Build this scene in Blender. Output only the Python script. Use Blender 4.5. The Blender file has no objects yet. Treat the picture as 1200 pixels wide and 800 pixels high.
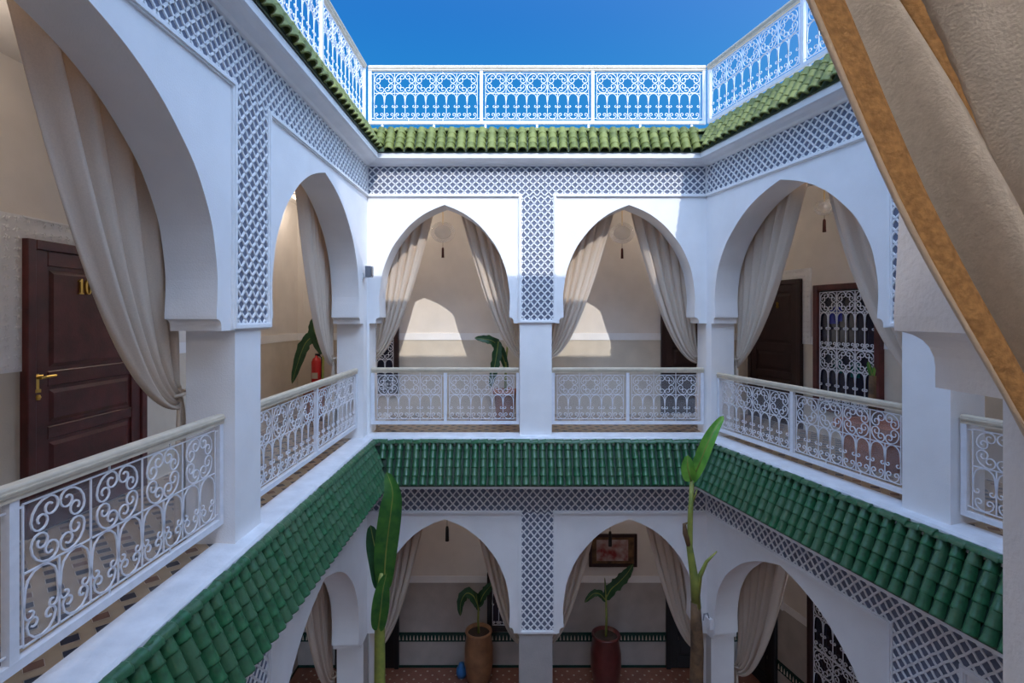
import bpy, math, random
from mathutils import Vector, Matrix
from mathutils.geometry import tessellate_polygon
random.seed(7)
PI = math.pi
SC = bpy.context.scene
COL = SC.collection

# ------------------------------------------------------------------ camera, sky, sun, exposure
FOC, HORY, EYE = 620.0, 370.0, 1.70
cd = bpy.data.cameras.new('camera'); cam = bpy.data.objects.new('camera', cd); COL.objects.link(cam)
cam.location = (0, 0, EYE); cam.rotation_euler = (PI/2, 0, 0)
cd.sensor_width = 36; cd.lens = FOC/1200*36; cd.shift_y = -30/1200; cd.clip_start = .02
SC.camera = cam
SUN_DIR = Vector((-.336, 1.0, -.76)).normalized()          # direction the light travels
w = bpy.data.worlds.new('World'); SC.world = w; w.use_nodes = True
wn = w.node_tree; wn.nodes.clear()
wN, wL = wn.nodes.new, wn.links.new                        # clear sky: pale horizon, deep blue above, broad smooth glow round the sun
def wmath(op, a, b=None):
    n = wN('ShaderNodeMath'); n.operation = op
    for i, v in enumerate((a, b)):
        if v is None: continue
        if isinstance(v, (int, float)): n.inputs[i].default_value = v
        else: wL(v, n.inputs[i])
    return n.outputs[0]
tcw = wN('ShaderNodeTexCoord'); sep = wN('ShaderNodeSeparateXYZ'); wL(tcw.outputs['Generated'], sep.inputs[0])
rmp = wN('ShaderNodeValToRGB'); wL(sep.outputs['Z'], rmp.inputs[0]); cr = rmp.color_ramp; cr.interpolation = 'EASE'
cr.elements[0].position = .0; cr.elements[0].color = (.30, .48, .72, 1)
cr.elements[1].position = 1; cr.elements[1].color = (.004, .12, .46, 1)
e_ = cr.elements.new(.36); e_.color = (.012, .235, .64, 1); e_ = cr.elements.new(.52); e_.color = (.0, .165, .58, 1)
dt = wN('ShaderNodeVectorMath'); dt.operation = 'DOT_PRODUCT'; wL(tcw.outputs['Generated'], dt.inputs[0]); dt.inputs[1].default_value = -SUN_DIR
glow = wmath('POWER', wmath('MULTIPLY', wmath('ADD', dt.outputs['Value'], 1.0), .5), 4.2)
sc_ = wN('ShaderNodeVectorMath'); sc_.operation = 'SCALE'; sc_.inputs[0].default_value = (.72, .94, 1.30); wL(glow, sc_.inputs['Scale'])
ad = wN('ShaderNodeVectorMath'); ad.operation = 'ADD'; wL(sc_.outputs[0], ad.inputs[1]); wL(rmp.outputs[0], ad.inputs[0])
bg = wN('ShaderNodeBackground'); bg.inputs['Strength'].default_value = 1.0
GLOW = 5.3
g2 = wN('ShaderNodeVectorMath'); g2.operation = 'SCALE'; g2.inputs['Scale'].default_value = GLOW; wL(sc_.outputs[0], g2.inputs[0]); wL(g2.outputs[0], ad.inputs[1])
wo = wN('ShaderNodeOutputWorld'); wL(ad.outputs[0], bg.inputs[0]); wL(bg.outputs[0], wo.inputs[0])
sd = bpy.data.lights.new('sun', 'SUN'); so = bpy.data.objects.new('sun', sd); COL.objects.link(so)
sd.energy = 2.45; sd.color = (1, .945, .87); sd.angle = .004
so.rotation_euler = SUN_DIR.to_track_quat('-Z', 'Y').to_euler()
vs = SC.view_settings; vs.view_transform = 'Standard'; vs.look = 'None'; vs.gamma = 1; vs.use_curve_mapping = False
vs.exposure = 0
SC.cycles.max_bounces = 10; SC.cycles.diffuse_bounces = 6; SC.cycles.transparent_max_bounces = 16
SC.cycles.sample_clamp_indirect = 6

# ------------------------------------------------------------------ materials
def mat(name, col, rough=.6, metal=0, noise=0, nscale=8, bump=0, bscale=60, col2=None, spec=.5, coat=0, rand=None, trans=0, detail=4):
    m = bpy.data.materials.new(name); m.use_nodes = True; nt = m.node_tree
    b = nt.nodes['Principled BSDF']; N = nt.nodes.new; Lk = nt.links.new
    b.inputs['Base Color'].default_value = (*col, 1); b.inputs['Roughness'].default_value = rough
    b.inputs['Metallic'].default_value = metal; b.inputs['Specular IOR Level'].default_value = spec
    b.inputs['Coat Weight'].default_value = coat
    tc = N('ShaderNodeTexCoord'); src = None
    if noise or col2:
        nz = N('ShaderNodeTexNoise'); nz.inputs['Scale'].default_value = nscale; nz.inputs['Detail'].default_value = detail
        Lk(tc.outputs['Object'], nz.inputs['Vector'])
        mx = N('ShaderNodeMixRGB'); rp = N('ShaderNodeMapRange')
        rp.inputs[1].default_value = .35; rp.inputs[2].default_value = .68
        Lk(nz.outputs['Fac'], rp.inputs[0]); Lk(rp.outputs[0], mx.inputs[0])
        c2 = col2 or tuple(c*(1-noise) for c in col)
        mx.inputs[1].default_value = (*col, 1); mx.inputs[2].default_value = (*c2, 1)
        src = mx.outputs[0]
    if rand:
        oi = N('ShaderNodeObjectInfo'); mr = N('ShaderNodeMixRGB'); mr.inputs[2].default_value = (*rand, 1)
        mr.inputs[1].default_value = (*col, 1)
        if src: Lk(src, mr.inputs[1])
        Lk(oi.outputs['Random'], mr.inputs[0]); src = mr.outputs[0]
    if src: Lk(src, b.inputs['Base Color'])
    if bump:
        n2 = N('ShaderNodeTexNoise'); n2.inputs['Scale'].default_value = bscale; n2.inputs['Detail'].default_value = 5
        Lk(tc.outputs['Object'], n2.inputs['Vector']); bp = N('ShaderNodeBump'); bp.inputs['Strength'].default_value = bump
        bp.inputs['Distance'].default_value = .01; Lk(n2.outputs['Fac'], bp.inputs['Height']); Lk(bp.outputs[0], b.inputs['Normal'])
    if trans:
        tr = N('ShaderNodeBsdfTranslucent'); ms = N('ShaderNodeMixShader'); ms.inputs[0].default_value = trans
        tr.inputs[0].default_value = (*col, 1)
        if src: Lk(src, tr.inputs[0])
        Lk(b.outputs[0], ms.inputs[1]); Lk(tr.outputs[0], ms.inputs[2]); Lk(ms.outputs[0], nt.nodes['Material Output'].inputs[0])
    return m
WHITE = mat('white_plaster', (.87, .86, .865), .65, noise=.06, nscale=3, bump=.25, bscale=90)
TRIM = mat('white_moulding', (.87, .87, .88), .6, noise=.05, nscale=5)
BACK = mat('lattice_ground', (.16, .18, .25), .85, noise=.2, nscale=20)
UPPERW = mat('pale_plaster', (.80, .75, .70), .75, noise=.08, nscale=3, bump=.2, bscale=70)
CREAM = mat('cream_plaster', (.68, .61, .51), .7, noise=.10, nscale=4, bump=.2, bscale=70)
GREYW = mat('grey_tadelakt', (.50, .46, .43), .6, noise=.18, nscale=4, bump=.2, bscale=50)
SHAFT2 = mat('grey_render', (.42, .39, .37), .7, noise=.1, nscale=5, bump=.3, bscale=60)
SLAB = mat('ceiling_plaster', (.70, .66, .62), .8, noise=.05)
CONC = mat('terrace_screed', (.55, .5, .45), .9, noise=.15)
LEDGE = mat('ledge_paint', (.76, .78, .83), .5, noise=.15, nscale=6, bump=.3, bscale=40)
IRON = mat('white_painted_iron', (.80, .81, .86), .4, noise=.08, nscale=20)
RAIL = mat('cream_painted_rail', (.66, .575, .45), .45, noise=.12, nscale=14)
GREEN = mat('green_glaze', (.018, .13, .05), .30, rand=(.04, .115, .055), noise=.5, nscale=22, bump=.35, bscale=30, spec=.5, coat=.15)
BEDG = mat('green_glaze_bed', (.02, .06, .04), .4, noise=.4, nscale=20)
SAGE = mat('sage_glaze', (.125, .15, .035), .5, rand=(.20, .22, .06), noise=.4, nscale=20, bump=.3, bscale=30, spec=.3)
BEDS = mat('sage_glaze_bed', (.05, .08, .035), .5, noise=.4, nscale=20)
CLOTH = mat('beige_curtain_cloth', (.76, .65, .54), .9, noise=.08, nscale=120, bump=.25, bscale=260, trans=.28)
CLOTHN = mat('coarse_beige_cloth', (.62, .585, .55), .95, noise=.12, nscale=160, bump=.22, bscale=500, trans=.2)
HEM = mat('amber_glow_cloth', (.66, .40, .18), .9, noise=.35, nscale=220, bump=.35, bscale=400, trans=.45)  # amber tint paints in light glowing through the cloth
WOOD = mat('mahogany_wood', (.12, .026, .024), .33, col2=(.06, .016, .014), nscale=7, spec=.5, bump=.1)
DARKW = mat('dark_wood', (.035, .013, .012), .45, noise=.3, nscale=8)
BRASS = mat('brass', (.75, .50, .13), .3, metal=1)
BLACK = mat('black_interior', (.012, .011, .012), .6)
TERRA = mat('terracotta', (.40, .125, .05), .7, noise=.3, nscale=9, bump=.2)
TANPOT = mat('tan_glazed_clay', (.38, .18, .085), .4, noise=.45, nscale=5)
REDPOT = mat('oxblood_glazed_clay', (.12, .022, .02), .3, noise=.4, nscale=7, coat=.3)
SOIL = mat('soil', (.05, .03, .02), .95, bump=.6, bscale=40)
LEAF = mat('banana_leaf', (.07, .22, .035), .4, col2=(.03, .13, .03), nscale=9, trans=.3)
LEAFD = mat('dark_leaf', (.025, .09, .03), .45, noise=.4, nscale=9, trans=.15)
LIME = mat('young_leaf', (.22, .50, .07), .4, col2=(.10, .32, .05), nscale=7, trans=.35)
STEM = mat('yellow_green_stem', (.30, .32, .06), .5, col2=(.18, .22, .05), nscale=9)
HUSK = mat('brown_husk', (.20, .11, .05), .8, col2=(.06, .035, .02), nscale=9, bump=.3)
REDM = mat('red_enamel', (.55, .02, .02), .3)
GREYM = mat('grey_plastic', (.20, .21, .24), .4)
BLUEM = mat('blue_plastic', (.03, .16, .42), .4)
T_TAN = mat('tan_floor_tile', (.42, .32, .22), .35, noise=.2, nscale=6)
T_BLK = mat('charcoal_floor_tile', (.035, .04, .06), .3)
T_RED = mat('brown_floor_tile', (.20, .11, .08), .35, noise=.2, nscale=6)
T_ROSE = mat('rose_terracotta_tile', (.30, .125, .085), .4, noise=.25, nscale=5)
T_CRM = mat('cream_tile', (.62, .56, .46), .4)
T_GRN = mat('dark_green_tile', (.01, .05, .04), .25)
TASS = mat('brown_tassel', (.09, .02, .015), .8)
def glassy(name, col, fac, rough=.03, tint=(1, 1, 1)):
    m = bpy.data.materials.new(name); m.use_nodes = True; nt = m.node_tree
    b = nt.nodes['Principled BSDF']; b.inputs['Base Color'].default_value = (*col, 1); b.inputs['Roughness'].default_value = rough
    t = nt.nodes.new('ShaderNodeBsdfTransparent'); t.inputs[0].default_value = (*tint, 1)
    ms = nt.nodes.new('ShaderNodeMixShader'); ms.inputs[0].default_value = fac
    nt.links.new(t.outputs[0], ms.inputs[1]); nt.links.new(b.outputs[0], ms.inputs[2]); nt.links.new(ms.outputs[0], nt.nodes['Material Output'].inputs[0])
    return m
PANE = glassy('clear_acrylic', (.75, .77, .82), .10)
SHADE = glassy('pendant_glass', (.75, .75, .78), .32, .12)
DGLASS = mat('dark_window_glass', (.012, .012, .03), .12, spec=.6)
BLUEG = mat('blue_window_glass', (.01, .02, .30), .15)
GRNG = mat('green_window_glass', (.005, .09, .08), .15)

# ------------------------------------------------------------------ mesh helpers
class MB:
    def __init__(s): s.v = []; s.f = []; s.mi = []
    def add(s, vs, fs, mi=0):
        o = len(s.v); s.v += [tuple(p) for p in vs]; s.f += [tuple(i+o for i in f) for f in fs]; s.mi += [mi]*len(fs)
    def box(s, x0, x1, y0, y1, z0, z1, mi=0):
        if x0 > x1: x0, x1 = x1, x0
        if y0 > y1: y0, y1 = y1, y0
        if z0 > z1: z0, z1 = z1, z0
        s.add([(x0,y0,z0),(x1,y0,z0),(x1,y1,z0),(x0,y1,z0),(x0,y0,z1),(x1,y0,z1),(x1,y1,z1),(x0,y1,z1)],
              [(3,2,1,0),(4,5,6,7),(0,1,5,4),(1,2,6,5),(2,3,7,6),(3,0,4,7)], mi)
    def prism(s, prof, y0, y1, mi=0):                     # (x,z) outline counter-clockwise, pushed along y
        n = len(prof); tr = tessellate_polygon([[Vector((a, b, 0)) for a, b in prof]])
        vs = [(a, y0, b) for a, b in prof] + [(a, y1, b) for a, b in prof]
        fs = []
        for t in tr:
            a, b, c = t
            ar = (prof[b][0]-prof[a][0])*(prof[c][1]-prof[a][1])-(prof[b][1]-prof[a][1])*(prof[c][0]-prof[a][0])
            if ar < 0: a, b, c = a, c, b
            fs.append((a, b, c)); fs.append((a+n, c+n, b+n))
        for i in range(n): j = (i+1) % n; fs.append((i, i+n, j+n, j))
        s.add(vs, fs, mi)
    def tube(s, pts, r, n=4, caps=True, mi=0, up=None):
        pts = [Vector(p) for p in pts]; m = len(pts); vs = []
        for i, p in enumerate(pts):
            t = (pts[min(i+1, m-1)]-pts[max(i-1, 0)])
            t = t.normalized() if t.length > 1e-9 else Vector((0, 0, 1))
            a = up if up else (Vector((0, 1, 0)) if abs(t.y) < .9 else Vector((1, 0, 0)))
            b1 = t.cross(a).normalized(); b2 = b1.cross(t).normalized()
            rr = r[i] if isinstance(r, (list, tuple)) else r
            for k in range(n):
                an = 2*PI*(k+.5)/n; vs.append(p+b1*math.cos(an)*rr+b2*math.sin(an)*rr)
        fs = [(i*n+k, i*n+(k+1) % n, (i+1)*n+(k+1) % n, (i+1)*n+k) for i in range(m-1) for k in range(n)]
        if caps: fs += [tuple(range(n))[::-1], tuple((m-1)*n+k for k in range(n))]
        s.add(vs, fs, mi)
    def lathe(s, prof, n=20, c=(0, 0, 0), mi=0, close=True):  # (r,z)
        vs = [(c[0]+r*math.cos(2*PI*k/n), c[1]+r*math.sin(2*PI*k/n), c[2]+z) for r, z in prof for k in range(n)]
        fs = [(i*n+k, i*n+(k+1) % n, (i+1)*n+(k+1) % n, (i+1)*n+k) for i in range(len(prof)-1) for k in range(n)]
        if close: fs += [tuple(range(n))[::-1], tuple((len(prof)-1)*n+k for k in range(n))]
        s.add(vs, fs, mi)
    def grid(s, rows, mi=0):
        nu = len(rows[0]); vs = [p for r in rows for p in r]
        s.add(vs, [(i*nu+k, i*nu+k+1, (i+1)*nu+k+1, (i+1)*nu+k) for i in range(len(rows)-1) for k in range(nu-1)], mi)
    def build(s, name, mats, parent=None, smooth=False, kind=None):
        me = bpy.data.meshes.new(name); me.from_pydata(s.v, [], s.f)
        for m in (mats if isinstance(mats, (list, tuple)) else [mats]): me.materials.append(m)
        if any(s.mi): me.polygons.foreach_set('material_index', s.mi)
        if smooth: me.polygons.foreach_set('use_smooth', [True]*len(me.polygons))
        me.update()
        return link(name, me, parent, kind)
def link(name, me, parent=None, kind=None):
    o = bpy.data.objects.new(name, me); COL.objects.link(o)
    if parent: o.parent = parent
    if kind: o['kind'] = kind
    return o
def tag(o, label, cat=None, group=None, kind=None):
    o['label'] = label
    if cat: o['category'] = cat
    if group: o['group'] = group
    if kind: o['kind'] = kind
    return o
class Fr:                                                  # a facade: s along it, y inward behind it, z up
    def __init__(f, ox, oy, ex, ey): f.o = Vector((ox, oy)); f.e = Vector((ex, ey)).normalized(); f.n = Vector((-f.e.y, f.e.x)); f.a = math.atan2(f.e.y, f.e.x)
    def w(f, s, y, z=0): p = f.o+f.e*s+f.n*y; return Vector((p.x, p.y, z))
    def at(f, px, py, y):                                  # where the sight line of the photo meets the real plane at depth y
        d = Vector(((px-600)/FOC, 1)); t = (f.n.dot(f.o)+y)/f.n.dot(d); P = d*t
        return (P-f.o).dot(f.e), EYE+(HORY-py)*t/FOC
FL = Fr(-2.06, 0, 0, 1); FB = Fr(0, 7.53, 1, 0); FR = Fr(4.592, 0, .242, -1); FN = Fr(0, .79, -1, 0)
RK = 1.0289
def thing(name, label, cat, fr=None, s=0, y=0, z=0, group=None, kind=None):
    o = bpy.data.objects.new(name, None); COL.objects.link(o)
    if fr: o.location = fr.w(s, y, z); o.rotation_euler = (0, 0, fr.a)
    else: o.location = (s, y, z)
    return tag(o, label, cat, group, kind)
def onframe(o, fr, s=0, y=0, z=0): o.location = fr.w(s, y, z); o.rotation_euler = (0, 0, fr.a); return o
def corners(p):                                            # court outline moved inward by p: near-left, back-left, back-right, near-right
    def rx(Y): return 4.592-RK*p-.242*Y
    return [Vector((-2.06+p, .79+p)), Vector((-2.06+p, 7.53-p)), Vector((rx(7.53-p), 7.53-p)), Vector((rx(.79+p), .79+p))]
SIDE = {'left': (0, 1), 'back': (1, 2), 'right': (2, 3), 'near': (3, 0)}
def miter(side, prof, name, m, parent=None, kind='structure', smooth=False):   # closed (p,z) outline run between mitred corners
    a, b = SIDE[side]; mb = MB(); n = len(prof); vs = []
    for idx in (a, b):
        for p, z in prof: c = corners(p)[idx]; vs.append((c.x, c.y, z))
    fs = [(i, (i+1) % n, n+(i+1) % n, n+i) for i in range(n)]
    for t in tessellate_polygon([[Vector((p, z, 0)) for p, z in prof]]): fs.append(tuple(t)); fs.append(tuple(n+i for i in t[::-1]))
    mb.add(vs, fs)
    o = mb.build(name, m, parent, smooth, kind)
    import bmesh
    bm = bmesh.new(); bm.from_mesh(o.data); bmesh.ops.recalc_face_normals(bm, faces=bm.faces); bm.to_mesh(o.data); bm.free()
    return o

# ------------------------------------------------------------------ the building shell
ARTAB = [(0, 1.0), (.16, 1.01), (.30, .985), (.43, .94), (.60, .82), (.72, .68), (.82, .53), (.90, .36), (.955, .19), (1, 0)]
def _dense(tab, k=4):
    out = []
    for i in range(len(tab)-1):
        p = [tab[max(0, i-1)], tab[i], tab[i+1], tab[min(len(tab)-1, i+2)]]
        for j in range(k):
            f = j/k; out.append(tuple(.5*(2*p[1][a]+(-p[0][a]+p[2][a])*f+(2*p[0][a]-5*p[1][a]+4*p[2][a]-p[3][a])*f*f+(-p[0][a]+3*p[1][a]-3*p[2][a]+p[3][a])*f**3) for a in (0, 1)))
    return out+[tab[-1]]
ARTAB = _dense(ARTAB)
def arch_outline(c, w, oL, oR, zs, h, zc=.107):            # left foot to right foot of an opening, going up and over
    L = [(c-w-oL, -zc), (c-w-oL+.055, -zc) if oL > .08 else (c-w-oL, -zc)]
    def foot(sg, o):
        e = c+sg*w; x = c+sg*(w+o)
        d = .062 if o > .1 else o*.4
        pts = [(x, -zc), (e+sg*d, -zc), (e+sg*d, -.076)]
        for k in range(1, 5):
            t = k/5*PI/2; pts.append((e+sg*(d-(d-.014)*(1-math.cos(t))), -.076+.05*math.sin(t)))
        pts += [(e+sg*.014, -.024), (e+sg*.001, -.022), (e, 0)]
        return pts
    out = [(x, zs+z) for x, z in foot(-1, oL)]
    out += [(c-w*f, zs+h*t) for t, f in ARTAB[1:]]
    out += [(c+w*f, zs+h*t) for t, f in ARTAB[::-1][1:-1]]
    out += [(x, zs+z) for x, z in foot(1, oR)[::-1]]
    return out
def arcade(side, fr, s0, s1, arches, zb, zt, zs, h, name):
    pts = [(s0, zb)]
    for c, w_, oL, oR in arches:
        a = arch_outline(c, w_, oL, oR, zs, h)
        pts += [(a[0][0], zb)] + a + [(a[-1][0], zb)]
    pts += [(s1, zb), (s1, zt), (s0, zt)]
    mb = MB(); mb.prism(pts, 0, .365)
    return onframe(mb.build(name, WHITE, None, kind='structure'), fr)
AL = [(2.415, 1.275, .245, .245), (5.835, 1.275, .225, .22)]
AB = [(-.96, .92, .15, .15), (1.667, .931, .17, .17)]
AR = [(-6.308, 1.239, .09, .245), (-2.927, 1.24, .245, .24)]
AN = [(-2.2, 1.0, .163, .163), (.355, .925, .163, .163)]    # in the near frame s runs to the left
ARCH = {'left': (FL, .72, 7.53, AL), 'back': (FB, -2.06, 2.77, AB), 'right': (FR, -7.748, -.741, AR), 'near': (FN, -4.418, 2.06, AN)}
WALL = {}
for sd_, (fr, s0, s1, ar) in ARCH.items():
    WALL[sd_, 1] = arcade(sd_, fr, s0, s1, ar, 0, 4.31, 1.70, 1.58, 'wall_'+sd_)
    tag(WALL[sd_, 1], f'white plastered upper arcade wall on the {sd_} side of the court', kind='structure')
    if sd_ != 'near':
        WALL[sd_, 0] = arcade(sd_, fr, s0, s1, ar, -4.4, -.02, -2.71, 1.52, 'wall_'+sd_)
        tag(WALL[sd_, 0], f'white plastered ground floor arcade wall on the {sd_} side of the court', kind='structure')
GD = -1.67                                                # inner gallery walls
for sd_ in SIDE:
    o = miter(sd_, [(GD, 0), (GD-.25, 0), (GD-.25, 4.38), (GD, 4.38)], 'wall_'+sd_, UPPERW)
    tag(o, f'plain inner wall of the upper gallery on the {sd_} side', kind='structure')
    d = miter(sd_, [(GD+.008, 0), (GD, 0), (GD, 1.28), (GD+.008, 1.28)], 'dado', CREAM, o, None); d['label'] = 'cream lower half of the gallery wall'
    d = miter(sd_, [(GD+.018, 1.28), (GD, 1.28), (GD, 1.40), (GD+.012, 1.40)], 'dado_moulding', TRIM, o, None)
    miter(sd_, [(-.13, 0), (GD-.2, 0), (GD-.2, -.38), (-.13, -.38)], 'floor', SLAB)
    miter(sd_, [(-.2, 3.62), (GD-.2, 3.62), (GD-.2, 3.80), (-.2, 3.80)], 'ceiling', SLAB)
    miter(sd_, [(0, 4.14), (-4.5, 4.14), (-4.5, 4.32), (0, 4.32)], 'floor', CONC)
    miter(sd_, [(-.15, .012), (-.15, -.40), (.0, -.40), (.115, -.13), (.115, -.02), (.10, .0)], 'trim_1', LEDGE)
    if sd_ != 'near':
        o = miter(sd_, [(GD, -4.4), (GD-.25, -4.4), (GD-.25, -.38), (GD, -.38)], 'wall_'+sd_, UPPERW)
        tag(o, f'plain inner wall of the ground floor gallery on the {sd_} side', kind='structure')
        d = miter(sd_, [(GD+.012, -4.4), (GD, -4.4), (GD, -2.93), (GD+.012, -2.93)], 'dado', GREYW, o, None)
        miter(sd_, [(GD+.018, -2.93), (GD, -2.93), (GD, -2.82), (GD+.012, -2.82)], 'dado_moulding', TRIM, o, None)
        miter(sd_, [(GD+.025, -4.4), (GD, -4.4), (GD, -4.36), (GD+.025, -4.36)], 'skirting', T_GRN, o, None)
        # zellige strip: dark green ground with pale upright lozenges
        fr = ARCH[sd_][0]
        miter(sd_, [(GD+.022, -3.95), (GD, -3.95), (GD, -3.79), (GD+.022, -3.79)], 'tile_strip', T_GRN, o, None)
        mb = MB(); a = {'left': (-.9, 9.2), 'back': (-3.7, 4.05), 'right': (-9.4, .2)}[sd_]
        s = a[0]
        while s < a[1]:
            mb.prism([(s, -3.92), (s+.028, -3.92), (s+.020, -3.86), (s+.014, -3.835), (s+.008, -3.86)], 1.64, 1.66); s += .062
        z = mb.build('tile_point', T_CRM, o, kind='stuff')
        z.matrix_world = Matrix.Translation(fr.w(0, 0, 0)) @ Matrix.Rotation(fr.a, 4, 'Z')
    else:
        miter(sd_, [(0, -4.4), (-.3, -4.4), (-.3, 0), (0, 0)], 'wall_near', WHITE)
# set-back top storey behind the viewer, which shades the lower part of the court
mb = MB(); mb.box(-7, 12, -4.0, -1.2, 4.36, 8.90); mb.build('wall_near', WHITE, kind='structure')
mb = MB(); mb.box(-4.5, 7.5, -1.5, 10, -4.6, -4.4); mb.build('floor', T_ROSE, kind='structure')
# grey render on the ground floor pier shafts
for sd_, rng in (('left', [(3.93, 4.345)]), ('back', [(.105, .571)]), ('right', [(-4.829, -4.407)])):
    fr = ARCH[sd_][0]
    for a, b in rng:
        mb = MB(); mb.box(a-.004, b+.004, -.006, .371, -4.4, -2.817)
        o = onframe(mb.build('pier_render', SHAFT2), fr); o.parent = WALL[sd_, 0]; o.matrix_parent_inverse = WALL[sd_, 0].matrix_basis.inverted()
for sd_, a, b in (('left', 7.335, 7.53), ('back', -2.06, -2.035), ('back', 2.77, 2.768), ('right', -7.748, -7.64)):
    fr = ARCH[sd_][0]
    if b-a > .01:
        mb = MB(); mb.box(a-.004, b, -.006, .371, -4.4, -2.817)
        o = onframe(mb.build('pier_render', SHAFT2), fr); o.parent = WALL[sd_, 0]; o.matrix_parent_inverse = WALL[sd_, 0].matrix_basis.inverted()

# ------------------------------------------------------------------ carved lattice, mouldings, cornice
def child(o, par, fr):
    o.parent = par; o.matrix_basis = Matrix.Identity(4)
    return o
def lattice(par, rects, name='lattice'):
    a, b = .108, .113; rb = MB(); bk = MB(); wd, d = .0075, .013
    for (s0, s1, z0, z1) in rects:
        bk.add([(s0, -.003, z0), (s1, -.003, z0), (s1, -.003, z1), (s0, -.003, z1)], [(0, 1, 2, 3)])
        n = max(1, round((s1-s0)/a)); aa = (s1-s0)/n; m = max(1, round((z1-z0)/b)); bb = (z1-z0)/m
        for i in range(2*n):
            for j in range(2*m):
                sg = 1 if (i+j) % 2 == 0 else -1
                x0 = s0+i*aa/2; y0 = z0+j*bb/2
                pts = []
                for k in range(4):
                    t = k/3; q = t+.05*math.sin(2*PI*t)*(1 if j % 2 else -1)
                    pts.append((x0+aa/2*(t if sg > 0 else 1-t), y0+bb/2*q))
                vs = []
                for k, (x, z) in enumerate(pts):
                    tx = pts[min(k+1, 3)][0]-pts[max(k-1, 0)][0]; tz = pts[min(k+1, 3)][1]-pts[max(k-1, 0)][1]
                    l = math.hypot(tx, tz); nx, nz = -tz/l*wd, tx/l*wd
                    vs += [(x-nx*1.3, -.003, z-nz*1.3), (x-nx, -d, z-nz), (x+nx, -d, z+nz), (x+nx*1.3, -.003, z+nz*1.3)]
                rb.add(vs, [(k*4+q, k*4+q+1, k*4+q+5, k*4+q+4) for k in range(3) for q in range(3)])
    child(bk.build('lattice_backing', BACK), par, None); o = child(rb.build(name, TRIM), par, None); o['kind'] = 'stuff'
def border(par, segs):
    mb = MB()
    for (s0, z0, s1, z1) in segs:
        t = .014
        e = .0015 if s0 == s1 else 0
        mb.box(min(s0, s1)-t+e, max(s0, s1)+t-e, -.032-e, .01, min(z0, z1)-t+e, max(z0, z1)+t-e)
        mb.box(min(s0, s1)-t*1.8+e, max(s0, s1)+t*1.8-e, -.018-e, .01, min(z0, z1)-t*1.8+e, max(z0, z1)+t*1.8-e)
    child(mb.build('moulding', TRIM), par, None)
VR = {'left': (3.90, 4.46), 'back': (.115, .61), 'right': (-4.93, -4.31)}
for sd_ in ('left', 'back', 'right'):
    fr, s0, s1, ar = ARCH[sd_]; v0, v1 = VR[sd_]
    for lv, (zb, zm, zt) in ((1, (1.62, 3.41, 3.82)), (0, (-2.79, -1.09, -.73))):
        par = WALL[sd_, lv]
        e = .02
        lattice(par, [(s0+e, s1-e, zm, zt), (v0, v1, zb, zm)])
        border(par, [(s0+e, zm, v0, zm), (v1, zm, s1-e, zm), (v0, zb, v0, zm), (v1, zb, v1, zm), (v0, zb, v1, zb)])
for sd_ in SIDE:
    o = miter(sd_, [(0, 3.82), (.03, 3.83), (.05, 3.85), (.12, 3.865), (.165, 3.885), (.205, 3.885), (.205, 3.955), (.19, 3.96), (0, 4.29), (-.02, 4.29)], 'trim_2', TRIM)
    if sd_ != 'near':
        miter(sd_, [(0, -.73), (.10, -.715), (.27, -.66), (.33, -.655), (.33, -.625), (.30, -.60), (.10, -.12), (0, -.12)], 'trim_2', TRIM)

# ------------------------------------------------------------------ glazed tile roofs
def tile_mesh(name, r, L, m, hz=1.0, lip=1.08):
    mb = MB(); n = 7; rings = [(0, r*1.02), (.010, r*lip), (.022, r*1.0), (L, r*.87)]
    vs = []
    for y, rr in rings:
        for k in range(n): a = PI*k/(n-1); vs.append((-math.cos(a)*rr, y, math.sin(a)*rr*hz))
    for k in range(n): a = PI*k/(n-1); vs.append((-math.cos(a)*r*.82, .0, math.sin(a)*r*.82*hz))
    nr = len(rings)
    fs = [(i*n+k, i*n+k+1, (i+1)*n+k+1, (i+1)*n+k) for i in range(nr-1) for k in range(n-1)]
    fs += [(nr*n+k, nr*n+k+1, k+1, k) for k in range(n-1)]
    mb.add(vs, fs)
    me = bpy.data.meshes.new(name); me.from_pydata(mb.v, [], mb.f); me.materials.append(m)
    me.polygons.foreach_set('use_smooth', [True]*len(me.polygons)); me.update(); return me
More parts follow.
